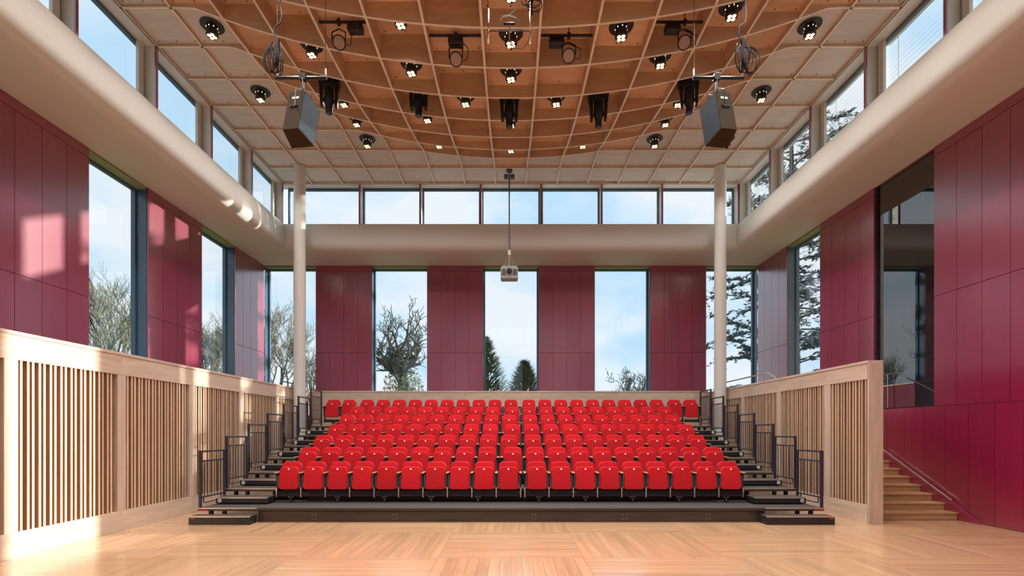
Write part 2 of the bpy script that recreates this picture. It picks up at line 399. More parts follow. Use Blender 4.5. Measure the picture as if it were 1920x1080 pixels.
# ------------------------------------------------------------------ floor
fl = struct('floor', 'oak parquet floor in squares of alternating plank direction', 'floor', MB().box(-WX-.3, WX+.3, WYF-.3, WYB+.3, -.1, -.012, 'floor_wood'))
def plank_mesh(L, W, along):
    mb = MB(); g = .0012
    # planks are modelled along local x; turned for the other direction
    mb.bbox(-L/2+g, L/2-g, -W/2+g, W/2-g, -.012, 0, 'floor_wood', .0012); return mb.mesh('plank')
PM = {}
def plank(x0, x1, y0, y1):
    w_, h_ = x1-x0, y1-y0; L, W = max(w_, h_), min(w_, h_); key = (round(L, 3), round(W, 3))
    if key not in PM: PM[key] = plank_mesh(L, W, 0)
    link('plank', PM[key], fl, ((x0+x1)/2, (y0+y1)/2, 0), (0, 0, 0 if w_ >= h_ else math.pi/2))
xs = [-6.62, -4.84, -2.90, -.97, .97, 2.90, 4.84, 6.78, 8.57]
ys = [4.83, 6.47, 8.11, 9.75]
PW = .138
stuff = MB()
def field(x0, x1, y0, y1, along, real):
    n = max(1, round(((y1-y0) if along == 'x' else (x1-x0))/PW))
    for i in range(n):
        if along == 'x': a = (x0, x1, y0+(y1-y0)*i/n, y0+(y1-y0)*(i+1)/n)
        else: a = (x0+(x1-x0)*i/n, x0+(x1-x0)*(i+1)/n, y0, y1)
        if real: plank(*a)
        else: stuff.bbox(a[0]+.0012, a[1]-.0012, a[2]+.0012, a[3]-.0012, -.012, 0, 'floor_wood', .0012)
for j in range(3):
    for i in range(8):
        along = 'x' if (i+j) % 2 == 0 else 'y'
        if i == 7: along = 'x'
        if j == 2: field(xs[i], xs[i+1], ys[j], 8.96 if i < 7 else 9.2, 'y' if (i % 2) else 'x', True)
        else: field(xs[i], xs[i+1], ys[j], ys[j+1], along, True)
yy = 4.83; j = 0
while yy > WYF:
    for i in range(8): field(xs[i], xs[i+1], max(WYF, yy-1.64), yy, 'x' if (i+j) % 2 == 0 else 'y', False)
    yy -= 1.64; j += 1
field(-8.57, -6.9, WYF, 9, 'y', False); field(-6.62, 6.78, 8.96, 16, 'x', False)
obj('plank_field', stuff, fl, kind='stuff')

# ------------------------------------------------------------------ timber balustrade walls
smeshes = {}
def slat(par, x, y, z0, z1, w_):
    sg = 1 if x > 0 else -1; key = (round(w_, 3), sg)
    if key not in smeshes: smeshes[key] = MB().box(-.026, .026, -w_/2, w_/2, z0, z1, 'slat_side_shade').bbox(sg*-.030, sg*-.0262, -w_/2, w_/2, z0, z1, 'slat_wood', .0015).mesh('slat')
    link('slat', smeshes[key], par, (x, y, 0))
def balustrade(name, label, sx, xf, posts, y_lo, y_hi, ZT):
    # sx = side sign, xf = hall face; posts = list of (y0, y1); built outward from the hall face
    q = lambda d0, d1, y0, y1, z0, z1: (sx*(xf+d0), sx*(xf+d1), y0, y1, z0, z1)
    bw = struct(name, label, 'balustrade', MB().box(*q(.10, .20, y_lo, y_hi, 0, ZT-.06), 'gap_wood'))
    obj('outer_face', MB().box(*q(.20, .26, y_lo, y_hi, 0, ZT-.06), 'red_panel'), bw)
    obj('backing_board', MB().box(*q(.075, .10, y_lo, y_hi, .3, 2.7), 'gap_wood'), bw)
    y = y_lo; br = [p[0] for p in posts]+[y_hi]
    for a, c in zip([y_lo]+[p[0]+.09 for p in posts if p[0] > y_lo+.1], [p[0]+.09 for p in posts if p[0] > y_lo+.1]+[y_hi]):
        obj('top_rail', MB().bbox(*q(0, .10, a+.001, c-.001, 2.65, ZT-.05), 'pale_wood_y', .002), bw)
        obj('bottom_rail', MB().bbox(*q(0, .10, a+.001, c-.001, 0, .34), 'pale_wood_y', .002), bw)
    obj('cap', MB().bbox(*q(-.012, .275, y_lo-.01, y_hi, ZT-.05, ZT), 'pale_wood_y', .004), bw)
    for a, c in posts: obj('post', MB().bbox(*q(.002, .10, a, c, .34, 2.65), 'pale_wood', .002), bw)
    edges = sorted(posts)
    for (a, b_), (c, d) in zip(edges[:-1], edges[1:]):
        y = b_; k = 0
        while True:
            gap = .036 if k % 2 == 0 else .062
            y += gap
            if y+.033+.02 > c: break
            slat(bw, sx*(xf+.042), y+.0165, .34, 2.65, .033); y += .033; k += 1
    return bw
balustrade('wall_balustrade_long', 'long slatted timber balustrade wall, partly sunlit, on the side without stairs', -1, BX,
           [(4.50-1.82*1, 2.86)]+[(4.5+1.82*k, 4.68+1.82*k) for k in range(0, 7)], 2.68, 16.0, 3.03)
rw = balustrade('wall_balustrade_stair', 'slatted timber balustrade wall with a solid end beside the staircase', 1, BXR,
           [(8.83, 8.87), (9.90, 10.09), (11.71, 11.89), (13.53, 13.71), (15.35, 15.53), (15.98, 16.0)], 8.85, 16.0, 2.99)
obj('end_board', MB().bbox(BXR-.0, BXR+.262, 8.825, 8.86, 0, 2.94, 'pale_wood', .003), rw)
# back parapet
bp = struct('wall_parapet', 'plain timber parapet behind the back row of seats', 'parapet', MB().box(-BX, BXR, 16.03, 16.26, 0, 2.98, 'gap_wood'))
xx = -BX
while xx < BXR-.1:
    x2 = min(xx+2.54, BXR); obj('parapet_board', MB().bbox(xx+.002, x2-.002, 16.0, 16.03, 1.5, 2.98, 'pale_wood_x', .002), bp); xx = x2
obj('cap', MB().bbox(-BX, BXR, 15.99, 16.28, 2.98, 3.03, 'pale_wood_x', .004), bp)
# gallery floors behind the balustrades
struct('floor_gallery', 'gallery walkway floor behind the balustrades', 'floor', MB().box(-WX, -BX-.26, WYF, WYB, 2.08, 2.2, 'stair_wood').box(-BX-.26, WX, 16.26, WYB, 2.08, 2.2, 'stair_wood').box(BXR+.26, WX, 13.05, 16.26, 2.08, 2.2, 'stair_wood'))

# ------------------------------------------------------------------ staircase
st = thing('staircase', 'oak staircase climbing behind the solid-ended balustrade', 'stairs', (0, 9.2, 0))
RI, GO = 2.2/15, .275
for k in range(14):
    y0 = GO*k
    s_ = obj('step', MB().bbox(BXR+.262, 8.50, y0+.02, y0+GO+.02, 0 if k == 0 else RI*k-.02, RI*(k+1)-.035, 'stair_wood', .002), st)
    obj('tread', MB().bbox(BXR+.262, 8.50, y0, y0+GO+.02, RI*(k+1)-.035, RI*(k+1), 'stair_wood', .004), s_)
sl = RI/GO
mb = MB().prism([(-.42, 0), (4.0, 0), (4.0, 2.35), (-.05, .22)], lambda u, v, t: (8.50+.065*t, u, v), 'red_panel'); obj('stringer', mb, st)
obj('stringer_strip', MB().tube([(8.49, .12, .36), (8.49, 1.85, .36+1.73*sl)], .014, 'steel'), st, True)
# handrail at the head of the stairs, gallery side of the balustrade
hr = thing('stair_handrail', 'slim pale metal handrail at the top of the stairs', 'handrail', (6.92, 12.97, 0))
zt = 3.27
obj('rail', MB().tube([(0, 2.9, zt), (0, .06, zt), (0, .02, zt-.008), (0, -.04, zt-.03), (0, -3.6, zt-3.6*sl)], .02, 'steel'), hr, True)
for yy, zz in ((.35, 2.2), (2.6, 2.2)): obj('post', MB().tube([(0, yy, zz), (0, yy, zt)], .014, 'steel'), hr, True)
for yy in (-1.2, -2.6):
    zz = zt+yy*sl; obj('bracket', MB().tube([(0, yy, zz), (0, yy, zz-.3), (-.21, yy, zz-.34)], .012, 'steel'), hr, True)
hr = thing('gallery_handrail', 'short dark metal handrail on the gallery behind the long balustrade', 'handrail', (-7.0, 14.8, 2.2))
obj('rail', MB().tube([(0, 0, .55), (0, 0, 1.0), (0, .05, 1.03), (0, 1.2, 1.02)], .018, 'rail_paint'), hr, True)
obj('post', MB().tube([(0, 0, 0), (0, 0, .56)], .018, 'rail_paint'), hr, True); obj('post', MB().tube([(0, 1.1, 0), (0, 1.1, 1.02)], .018, 'rail_paint'), hr, True)

# ------------------------------------------------------------------ seating platform
Y1, PITCH, RISE, NT = 9.0, .835, .265, 7
PXL = 5.83; SXW = 4.72
TIER = ['lowest', 'second', 'third', 'fourth', 'fifth', 'sixth', 'top']
SIDES = ((-1, 'long balustrade side'), (1, 'staircase side'))
for k in range(NT):
    y1 = PITCH+.05 if k < NT-1 else 6.95-PITCH*k; z = RISE
    pf = thing('platform_tier', 'black carpeted %s tier of the retractable seating platform' % TIER[k], 'platform', (0, Y1+PITCH*k, RISE*k), 'seating platform tiers')
    obj('tier_deck', MB().bbox(-PXL, PXL, 0, y1, z-.055, z-.006, 'bronze_metal', .004).box(-PXL+.01, PXL-.01, .012, y1, z-.006, z, 'deck_carpet'), pf)
    if k: obj('riser_panel', MB().box(-SXW-.2, SXW+.2, .16, .18, .001, z-.055, 'black_metal'), pf)
    for sx in (-1, 1):
        wN = 1.1 if k == 0 else 1.15
        obj('nosing', MB().bbox(sx*(PXL-.015), sx*(PXL-wN), -.006, .03, z-.018, z+.003, 'aluminium', .002), pf)
        for yy in (.12, .55): obj('support_post', MB().box(sx*(PXL-.16)-.03, sx*(PXL-.16)+.03, yy, yy+.06, 0 if k == 0 else .001, z-.055, 'black_metal'), pf)
    if k == 0:
        obj('front_fascia', MB().bbox(-4.72, 4.74, .03, .07, .0, .20, 'bronze_metal', .003), pf)
        obj('edge_profile', MB().bbox(-PXL+1.1, PXL-1.1, -.006, .02, .24, .263, 'bronze_metal', .002), pf)
        for px in (589, 740, 1001, 1171, 1328):
            c = at(px, 968, 9.03).x
            for ix in (-.03, .03):
                for iz in (.06, .14): obj('bolt', MB().lathe([(.007, 0), (.006, .004)], (c+ix, .03, iz), 'steel', 8, (0,-1,0)), pf)
        for sx in (-1, 1):
            c = sx*(PXL-.10); obj('maker_label', MB().box(c-.085, c+.085, -.0085, -.0062, .218, .242, 'red_sticker'), pf)
    if k < NT-1:                                         # half step on this deck, in each aisle
        for sx, lab in SIDES:
            h = .505; yl = PITCH-.45+.0
            sp = thing('aisle_step', 'black half step with round badge on the %s tier, %s' % (TIER[k], lab), 'step', (sx*5.26, Y1+PITCH*k+.45, RISE*(k+1)), 'aisle half steps')
            obj('body', MB().bbox(-h, h, 0, yl-.002, .022, .132, 'black_metal', .006).box(-h+.05, h-.05, .1, .3, .003, .022, 'black_metal'), sp)
            obj('tread', MB().box(-h+.01, h-.01, .03, yl-.005, .132, .136, 'deck_carpet'), sp)
            obj('nosing', MB().bbox(-h, h, -.006, .03, .116, .137, 'aluminium', .002), sp)
            d_ = obj('badge', MB().lathe([(.036, 0), (.036, .006), (.022, .007)], (sx*(h-.075), 0, .072), 'white_plastic', 16, (0,-1,0)), sp)
            obj('badge_centre', MB().lathe([(.013, .006), (.013, .010)], (sx*(h-.075), 0, .072), 'black_metal', 12, (0,-1,0)), d_)
for sx, lab in ((-1, 'long balustrade side'), (1, 'staircase side')):
    x0, x1 = (-5.83, -4.72) if sx < 0 else (4.62, 5.86)
    t = thing('front_step', 'low black step block in front of the platform, %s' % lab, 'step', ((x0+x1)/2, 8.75, 0), 'platform step blocks'); h = (x1-x0)/2
    obj('body', MB().bbox(-h, h, .0, .235, 0, .15, 'black_metal', .006), t)
    obj('tread', MB().box(-h+.01, h-.01, .035, .23, .15, .155, 'deck_carpet'), t)
    obj('nosing', MB().bbox(-h, h, -.006, .035, .134, .157, 'aluminium', .002), t)
    obj('maker_label', MB().box(sx*(h-.11), sx*(h-.02), -.003, -.0005, .105, .125, 'red_sticker'), t)
# guard rails
def guard(sx):
    ps = []
    L = .80; x = 0
    ps.append(('post', MB().box(-.02, .02, 0, .045, .003, 1.07, 'rail_paint'))); ps.append(('post', MB().box(-.02, .02, L-.035, L, .003, 1.05, 'rail_paint')))
    for z, r in ((1.05, .018), (.87, .015), (.19, .015)): ps.append(('rail', MB().tube([(0, .04, z), (0, L-.03, z)], r, 'rail_paint')))
    ps.append(('foot_loop', MB().tube([(0, .12, .19), (0, .12, .09), (0, .14, .08), (0, L-.16, .08), (0, L-.13, .10), (0, L-.13, .19)], .011, 'rail_paint')))
    for i in range(6): ps.append(('baluster', MB().tube([(0, .14+i*.104, .19), (0, .14+i*.104, .87)], .008, 'rail_paint', 6)))
    return [(n_, m_.mesh(n_, True)) for n_, m_ in ps]
GP = guard(1)
for sx, lab in ((-1, 'long balustrade side'), (1, 'staircase side')):
    for k in range(NT):
        t = thing('guard_rail', 'black barred guard rail of the %s platform tier, %s' % (TIER[k], lab), 'guard rail', (sx*(PXL-.03), Y1+PITCH*k+.01, RISE*(k+1)), 'aisle guard rails')
        for n_, me in GP: link(n_, me, t)

# ------------------------------------------------------------------ seats
def rounded(w0, w1, z0, z1, rt, rb_, n=5):                # outline of an upholstered panel: bottom width w0, top width w1
    p = []
    for cx, cz, a0, r, ww in ((1, z0, -90, rb_, w0), (1, z1, 0, rt, w1), (-1, z1, 90, rt, w1), (-1, z0, 180, rb_, w0)):
        for i in range(n+1):
            a = R(a0+90*i/n); X = cx*(ww/2-r); Z = z0+r if cz == z0 else z1-r
            p.append((X+r*math.cos(a), Z+r*math.sin(a)))
    return p
def pad(w0, w1, z0, z1, rt, rb_, th, tilt, y0, m, crown=.02):
    # cushion: outline ring inset at front and back for a soft edge, leaning back by tilt
    mb = MB(); base = rounded(w0, w1, z0, z1, rt, rb_); cx, cz = 0, (z0+z1)/2; n = len(base)
    layers = [(.90, 0), (.97, .012), (1, .03), (1, th-.02), (.96, th)]; vs = []
    for s_, d in layers:
        for u, v in base:
            uu = cx+(u-cx)*(1-(1-s_)*.55); vv = cz+(v-cz)*(1-(1-s_)*.45)
            vs.append((uu, y0+d+(vv-z0)*tilt, vv))
    fs = []
    for l_ in range(len(layers)-1):
        for i in range(n): j = (i+1) % n; fs.append((l_*n+i, l_*n+j, l_*n+n+j, l_*n+n+i))
    vs.append((0, y0-.008+(cz-z0)*tilt, cz)); c = len(vs)-1
    for i in range(n): fs.append((i, c, (i+1) % n)[::-1])
    fs.append(tuple(range((len(layers)-1)*n, len(layers)*n)))
    fs = [tuple(reversed(q)) if k < (len(layers)-1)*n else q for k, q in enumerate(fs)]
    return mb.add(vs, fs, m)
seat_parts = [
    ('seat_pan', pad(.405, .378, .262, .715, .075, .05, .075, .08, 0, 'red_fabric').mesh('seat_pan', True), None),
    ('backrest', pad(.42, .39, .36, .812, .09, .04, .06, .14, .105, 'red_fabric').mesh('backrest', True), None),
    ('back_shell', pad(.41, .39, .30, .79, .09, .04, .022, .14, .165, 'grey_plastic').mesh('back_shell', True), None),
    ('number_disc', MB().lathe([(.018, -.004), (.018, .004), (.014, .006)], (0, .024, .668), 'white_plastic', 12, (0,-1,.1)).mesh('number_disc'), None),
    ('side_bracket', MB().bbox(-.222, -.206, .03, .10, .31, .54, 'grey_plastic').mesh('side_bracket'), None),
    ('side_bracket', MB().bbox(.206, .222, .03, .10, .31, .54, 'grey_plastic').mesh('side_bracket'), None)]
stand_me = MB().bbox(-.018, .018, .05, .135, .10, .58, 'black_metal').bbox(-.022, .022, .0, .22, .565, .585, 'black_metal').prism([(.0, .57), (.08, .57), (.08, .47)], lambda u, v, t: (-.014+.028*t, u, v), 'black_metal').mesh('arm_standard')
arm_me = MB().bbox(-.026, .026, -.03, .25, .585, .608, 'arm_wood', .006).mesh('armrest')
tie_me = MB().bbox(-.01, .01, .02, .05, .10, .30, 'steel').mesh('tilt_stop')
bolt_me = MB().lathe([(.03, .0), (.03, .02)], (0, 0, 0), 'black_metal', 10, (1,0,0)).mesh('pivot')
def seat(x, y, z, label, right_arm):
    t = thing('theatre_seat', label, 'seat', (x, y, z), 'red tip-up seats')
    for n_, me, _ in seat_parts: link(n_, me, t)
    for s_ in ((-1, 1) if right_arm else (-1,)):
        a = link('arm_standard', stand_me, t, (s_*.245, 0, 0)); link('armrest', arm_me, a); link('tilt_stop', tie_me, a)
ROWN = ['front row', 'second row', 'third row', 'fourth row', 'fifth row', 'sixth row', 'back row']
YS = 9.68
for k in range(NT):
    z = RISE*(k+1); y = YS+PITCH*k
    if k % 2 == 0: xsL = [-4.46+.49*i for i in range(10)]; xsR = [.523+.4865*i for i in range(9)]
    else: xsL = [-4.445+.49*i for i in range(9)]; xsR = [.044+.49*i for i in range(10)]
    groups = [xsL, xsR]
    if k == 6: groups = [[-5.45, -4.96], [-4.41+.49*i for i in range(10)], [.55+.49*i for i in range(9)], [5.015, 5.505]]
    allx = [v for g in groups for v in g]; n = len(allx); idx = 0
    for g in groups:
        for q_, x in enumerate(g):
            seat(x, y, z, 'red tip-up seat in the %s, %s from the staircase end' % (ROWN[k], ORD[n-1-idx]), q_ == len(g)-1); idx += 1
        a, b_ = g[0]-.262, g[-1]+.262
        bm = thing('seat_beam', ('black support beam under the %s seats, %s' % (ROWN[k], ('long balustrade half' if g[0] < 0 else 'staircase half') if len(g) > 2 else ('end pair by the long balustrade' if g[0] < 0 else 'end pair by the staircase'))), 'beam', ((a+b_)/2, y, z+.004), 'seat beams')
        h = (b_-a)/2; obj('beam', MB().bbox(-h, h, .05, .13, .115, .185, 'black_metal'), bm); obj('beam_tray', MB().bbox(-h, h, .02, .09, .195, .21, 'black_metal'), bm)
        xb = -h+.30
        while xb < h-.1:
            br = obj('bracket', MB().bbox(xb-.06, xb+.06, .03, .13, .085, .115, 'black_metal').bbox(xb-.018, xb+.018, .04, .12, .03, .09, 'black_metal').bbox(xb-.04, xb+.04, .02, .13, 0, .012, 'black_metal').lathe([(.03, -.016), (.034, 0), (.03, .016)], (xb, .045, .036), 'black_metal', 12, (1,0,0)), bm)
            obj('bolt', MB().lathe([(.008, 0), (.006, .006)], (xb-.04, .03, .10), 'steel', 8, (0,-1,0)).lathe([(.008, 0), (.006, .006)], (xb+.04, .03, .10), 'steel', 8, (0,-1,0)).lathe([(.008, 0), (.006, .006)], (xb, .04, .066), 'steel', 8, (0,-1,0)), br)
            xb += .94

# ------------------------------------------------------------------ ceiling downlights
lampdisc = MB().lathe([(.205, -.004), (.215, -.012), (.205, -.022), (.14, -.024)], (0,0,0), 'black_metal', 28).mesh('mounting_plate', True)
lampbody = MB().lathe([(.10, -.02), (.105, -.10), (.11, -.20), (.098, -.215)], (0,0,0), 'black_metal', 24).mesh('lamp_body', True)
slotme = MB()
for k in range(8):
    a = k*math.pi/4; slotme.box(.105*math.cos(a)-.006, .105*math.cos(a)+.006, .105*math.sin(a)-.006, .105*math.sin(a)+.006, -.080, -.060, 'led')
slotme = slotme.mesh('vent_slots')
bulb = MB().lathe([(.033, 0), (.035, -.008), (.02, -.014)], (0,0,0), 'led', 14).mesh('led_lens', True)
ld = bpy.data.lights.new('downlight', 'SPOT'); ld.energy = LAMP_POWER; ld.spot_size = R(128); ld.spot_blend = .7; ld.shadow_soft_size = .10; ld.color = (1, .95, .88)
lamps = [(-6,1),(-6,3),(-6,5),(-4,1),(-4,3),(-4,4),(-4,5),(-2,0),(-2,1),(-1,2),(-2,3),(-2,5),(0,0),(0,1),(0,3),(0,5),(1,2),(2,0),(3,1),(2,5),(4,0),(4,3),(4,4),(4,5),(6,1),(6,3),(6,5)]
lamps += [(i, j) for j in (-1, -3, -5, -7) for i in (-6, -4, -2, 0, 2, 4, 6)]  # unseen lamps added towards the camera end, to brighten the hall
for i, j in lamps:
    k = 7-j
    x, y, z = board_z[(i, k)]
    inn = drop(x, y) > .03
    t = thing('downlight', 'black four-lens downlight, %s ceiling cell from end wall, %s from staircase side' % (ORD[k], ORD[7-i]), 'downlight', (x, y, z), 'dome downlights' if inn else 'border downlights')
    link('mounting_plate', lampdisc, t); b_ = link('lamp_body', lampbody, t); link('vent_slots', slotme, b_)
    for a in range(4): link('led_lens', bulb, b_, (.052*math.cos(a*math.pi/2+.6), .052*math.sin(a*math.pi/2+.6), -.212))
    lo = bpy.data.objects.new('light_source', ld); COL.objects.link(lo); lo.parent = t; lo.location = (0, 0, -.26)

# ------------------------------------------------------------------ moving-head spotlights in the deep coffers
def moving_head(x, y, zt, yaw, label, zboard):
    t = thing('moving_head_light', label, 'stage light', (x, y, zt), 'moving-head stage lights'); t.rotation_euler = (0, 0, yaw)
    obj('hanging_bar', MB().tube([(-.42, .0, .06), (.42, .0, .06)], .024, 'black_metal'), t, True)
    obj('clamp', MB().bbox(-.05, .05, -.035, .035, 0, .10, 'black_metal').tube([(0, 0, .08), (0, 0, max(.12, zboard-zt))], .014, 'black_metal'), t)
    obj('base_box', MB().prism([(-.21, 0), (.21, 0), (.23, -.05), (.20, -.17), (-.20, -.17), (-.23, -.05)], lambda u, v, tt: (u, -.15+.30*tt, v), 'black_metal'), t)
    yk = obj('yoke', MB().prism([(-.20, -.16), (-.125, -.16), (-.115, -.60), (-.175, -.62)], lambda u, v, tt: (u, -.07+.14*tt, v), 'black_metal').prism([(.20, -.16), (.125, -.16), (.115, -.60), (.175, -.62)][::-1], lambda u, v, tt: (u, -.07+.14*tt, v), 'black_metal').bbox(-.16, .16, -.08, .08, -.20, -.165, 'black_metal'), t)
    hd = obj('lamp_head', MB().lathe([(.06, -.22), (.085, -.24), (.10, -.34), (.105, -.46), (.095, -.55), (.075, -.60), (.072, -.74), (.078, -.76), (.07, -.77)], (0, 0, 0), 'black_metal', 20), t, True)
    obj('front_lens', MB().lathe([(.060, -.772), (.04, -.785)], (0, 0, 0), 'frame_blue', 16), hd, True)
    for s_ in (-1, 1): obj('pivot', MB().lathe([(.035, 0), (.035, .03)], (s_*.10, 0, -.50), 'black_metal', 12, (s_, 0, 0)), yk)
for px, py, yaw, lab in ((617, 146, .25, 'black moving-head stage light beside the draped-cable loudspeaker'), (785, 160, 0, 'short-looking black moving-head stage light tucked high in a coffer'), (955, 172, 0, 'black moving-head stage light on the dome centre line'),
                    (1122, 172, -.1, 'black moving-head stage light hanging low between dome centre and loudspeaker'), (1292, 146, -.3, 'black moving-head stage light behind the staircase-side loudspeaker')):
    c = at(px, py, 10.44); i = round(c.x/.98)
    moving_head(c.x, c.y, c.z if px != 785 else c.z+.10, yaw, lab, board_z[(i, 5)][2])
# ------------------------------------------------------------------ small par lamps on bars
for n_, (cell, dx, lab) in enumerate(((-3, -.12, 'dome coffer above the sagging cable loom'), (-1, .0, 'coffer beside the dome centre, bar across'), (1, .05, 'coffer beside the dome centre, staircase side'), (3, .15, 'outer coffer on the staircase side'))):
    x, y, zb = board_z[(cell, 7)]; zr = rb(x, y)
    t = thing('par_lamp', 'round black stage lamp, %s' % lab, 'stage light', (x, y, zr+.22), 'round stage lamps')
    obj('hanging_bar', MB().tube([(-.47, 0, 0), (.47, 0, 0)], .024, 'black_metal'), t, True)
    obj('hook_clamp', MB().bbox(-.03+dx, .03+dx, -.03, .03, -.05, .04, 'black_metal').tube([(dx, 0, 0), (dx, 0, zb-zr-.22)], .01, 'black_metal'), t)
    sb = .0 if cell in (-1,) else (.30 if cell == -3 else -.22)
    obj('driver_box', MB().bbox(dx-.13+sb, dx+.13+sb, -.07, .07, -.19, -.045, 'black_metal', .012).bbox(dx-.10+sb, dx+.10+sb, -.085, -.07, -.17, -.065, 'black_metal'), t)
    zc = -.40 if cell == -1 else -.34
    obj('yoke', MB().tube([(dx-.115, 0, zc), (dx-.12, 0, zc+.16), (dx, 0, zc+.22), (dx+.12, 0, zc+.16), (dx+.115, 0, zc)], .012, 'black_metal'), t, True)
    ax = Vector((.1*(1 if cell < 0 else -1), -.72, -.55)).normalized()
    b_ = obj('lamp_can', MB().lathe([(.06, -.16), (.09, -.12), (.105, -.02), (.118, 0), (.118, .03), (.10, .032)], (dx, .03, zc), 'black_metal', 24, ax), t, True)
    obj('mesh_face', MB().lathe([(.096, .034), (.05, .038)], (dx, .03, zc), 'lens_glass', 24, ax), b_, True)
    obj('lead', MB().tube([(dx+.10+sb, 0, -.1), (dx+.22, .02, -.22), (dx+.2, .03, -.4), (dx+.12, .05, zc-.02)], .008, 'black_metal', 6), t, True)

# ------------------------------------------------------------------ hung loudspeakers
def loudspeaker(px, sx, lab):
    # sx = +1: the one on the long-balustrade side
    bar = at(px, 146, 8.0); L = .42
    t = thing('loudspeaker_rig', lab, 'loudspeaker', bar, 'hung loudspeakers')
    top = 9.3-bar.z
    obj('suspension_bar', MB().tube([(-L, 0, 0), (L, 0, 0)], .027, 'black_metal'), t, True)
    for s_ in (-1, 1):
        obj('suspension_cable', MB().tube([(s_*(L-.02), 0, 0), (s_*(L-.02), 0, top)], .004, 'black_metal', 5), t)
        obj('cable_clip', MB().lathe([(.012, 0), (.016, .05), (.012, .15)], (s_*(L-.02), 0, .0), 'steel', 8), t)
    obj('drop_tube', MB().tube([(0.03*sx, 0, .05), (.03*sx, 0, -.30)], .026, 'rail_paint').bbox(-.05+.03*sx, .05+.03*sx, -.045, .045, -.05, .06, 'black_metal'), t, True)
    # cabinet, tilted, facing the seats: trapezoid plan, wider at the front (+y)
    yk = obj('yoke', MB().bbox(-.17, .17, -.03, .03, -.36, -.29, 'black_metal').bbox(-.175, -.155, -.02, .02, -.75, -.30, 'black_metal').bbox(.155, .175, -.02, .02, -.75, -.30, 'black_metal'), t)
    cab = MB(); h0, h1 = -.80, 0
    plan = [(-.13, -.20), (.13, -.20), (.20, .17), (-.20, .17)]
    cab.prism(plan, lambda u, v, tt: (u, v, -.72+.74*tt), 'speaker_brown')
    c = obj('cabinet', cab, t); c.location = (.02*sx, .03, -.40); c.rotation_euler = (R(-14), 0, R(-8*sx))
    g = MB().bbox(-.19, .19, .172, .19, -.70, .0, 'speaker_grille'); go = obj('grille', g, c)
    sg = MB()
    e = Vector((.20, .17, 0))-Vector((.13, -.20, 0))
    for s_ in (-1, 1):
        sg.prism([(0.03, .02), (.95, .02), (.95, .98), (.03, .98)], lambda u, v, tt: (s_*(.13+.07*u+.004*tt), -.20+.37*u, -.72+.74*v), 'speaker_grille')
    obj('side_panel', sg, c)
    obj('socket_plate', MB().bbox(-.07, .07, -.212, -.20, -.30, -.25, 'black_metal').bbox(-.06, -.02, -.22, -.21, -.29, -.26, 'black_metal').bbox(.02, .06, -.22, -.21, -.29, -.26, 'black_metal'), c)
    obj('rating_label', MB().box(-.06, .06, -.203, -.2005, -.13, -.09, 'white_plastic'), c)
    obj('signal_lead', MB().tube([(.02*sx, -.02, .02), (.09*sx, -.12, -.25), (.04*sx, -.30, -.40), (.0, -.24, -.62)], .008, 'steel' if sx > 0 else 'black_metal', 6), t, True)
    # coil of cable hanging at the outer end of the bar
    cx = -(L-.03)*sx; k_ = thing('cable_coil', 'coiled black cable hanging over the %s loudspeaker bar' % ('long balustrade side' if sx > 0 else 'staircase-side'), 'cable', bar+Vector((cx, 0, 0)), 'hung cable coils')
    rnd = random.Random(3 if sx > 0 else 5); wires = MB()
    obj('wrap', MB().tube([(0, -.012, .08), (.01, -.012, .62)], [.022, .030], 'cable_rubber'), k_, True)
    for q_ in range(7):
        w_ = rnd.uniform(.05, .15); top_ = rnd.uniform(.40, .66); bot = rnd.uniform(.03, .14); off = rnd.uniform(-.14, .03)*sx; pts = []
        for i in range(17):
            a = 2*math.pi*i/16; pts.append((off+w_*math.sin(a), -.02+.03*math.cos(2*a)+rnd.uniform(-.01, .01), (top_+bot)/2+(top_-bot)/2*math.cos(a)))
        obj('cable_loop', MB().tube(pts, .0085, 'cable_rubber', 6), k_, True)
    obj('feed_cable', MB().tube([(0, 0, .6), (-.06, 0, .72), (-.05, 0, .84), (.05, 0, .92), (.07, 0, 1.05), (.05, 0, 1.25), (.05, 0, 1.55)], .010, 'cable_rubber', 6), k_, True)
loudspeaker(565, 1, 'tilted brown loudspeaker on a hung bar, long balustrade side')
loudspeaker(1347, -1, 'tilted brown loudspeaker on a hung bar, staircase side')

# ------------------------------------------------------------------ microphone bar under the dome centre
mc = at(955, 58, 7.45)
t = thing('microphone_bar', 'slim hung microphone bar with silver microphones and looped leads', 'microphone', mc)
obj('bar', MB().tube([(-.32, 0, 0), (.32, 0, 0)], .009, 'rail_paint'), t, True)
for s_ in (-1, 1):
    m2 = obj('microphone', MB().lathe([(.014, 0), (.017, -.05), (.014, -.16), (.009, -.22)], (s_*.325, 0, .02), 'steel', 12), t, True)
    obj('suspension_wire', MB().tube([(s_*.325, 0, 0), (s_*.33, 0, .88)], .0045, 'black_metal', 5), t)
    obj('wire_clip', MB().lathe([(.009, .12), (.014, .2), (.009, .34)], (s_*.326, 0, 0), 'steel', 8), t, True)
obj('pivot_stem', MB().tube([(0, 0, .2), (0, 0, -.16)], .009, 'steel').bbox(-.09, .09, -.02, .02, .10, .12, 'black_metal'), t, True)
obj('pulley_bracket', MB().tube([(-.14, 0, .16), (-.10, 0, .22), (.0, 0, .25), (.13, 0, .20)], .016, 'steel').tube([(-.02, 0, .24), (.10, 0, .33)], .012, 'steel').lathe([(.02, -.015), (.02, .015)], (.13, 0, .19), 'steel', 12, (0,1,0)), t, True)
rnd = random.Random(9)
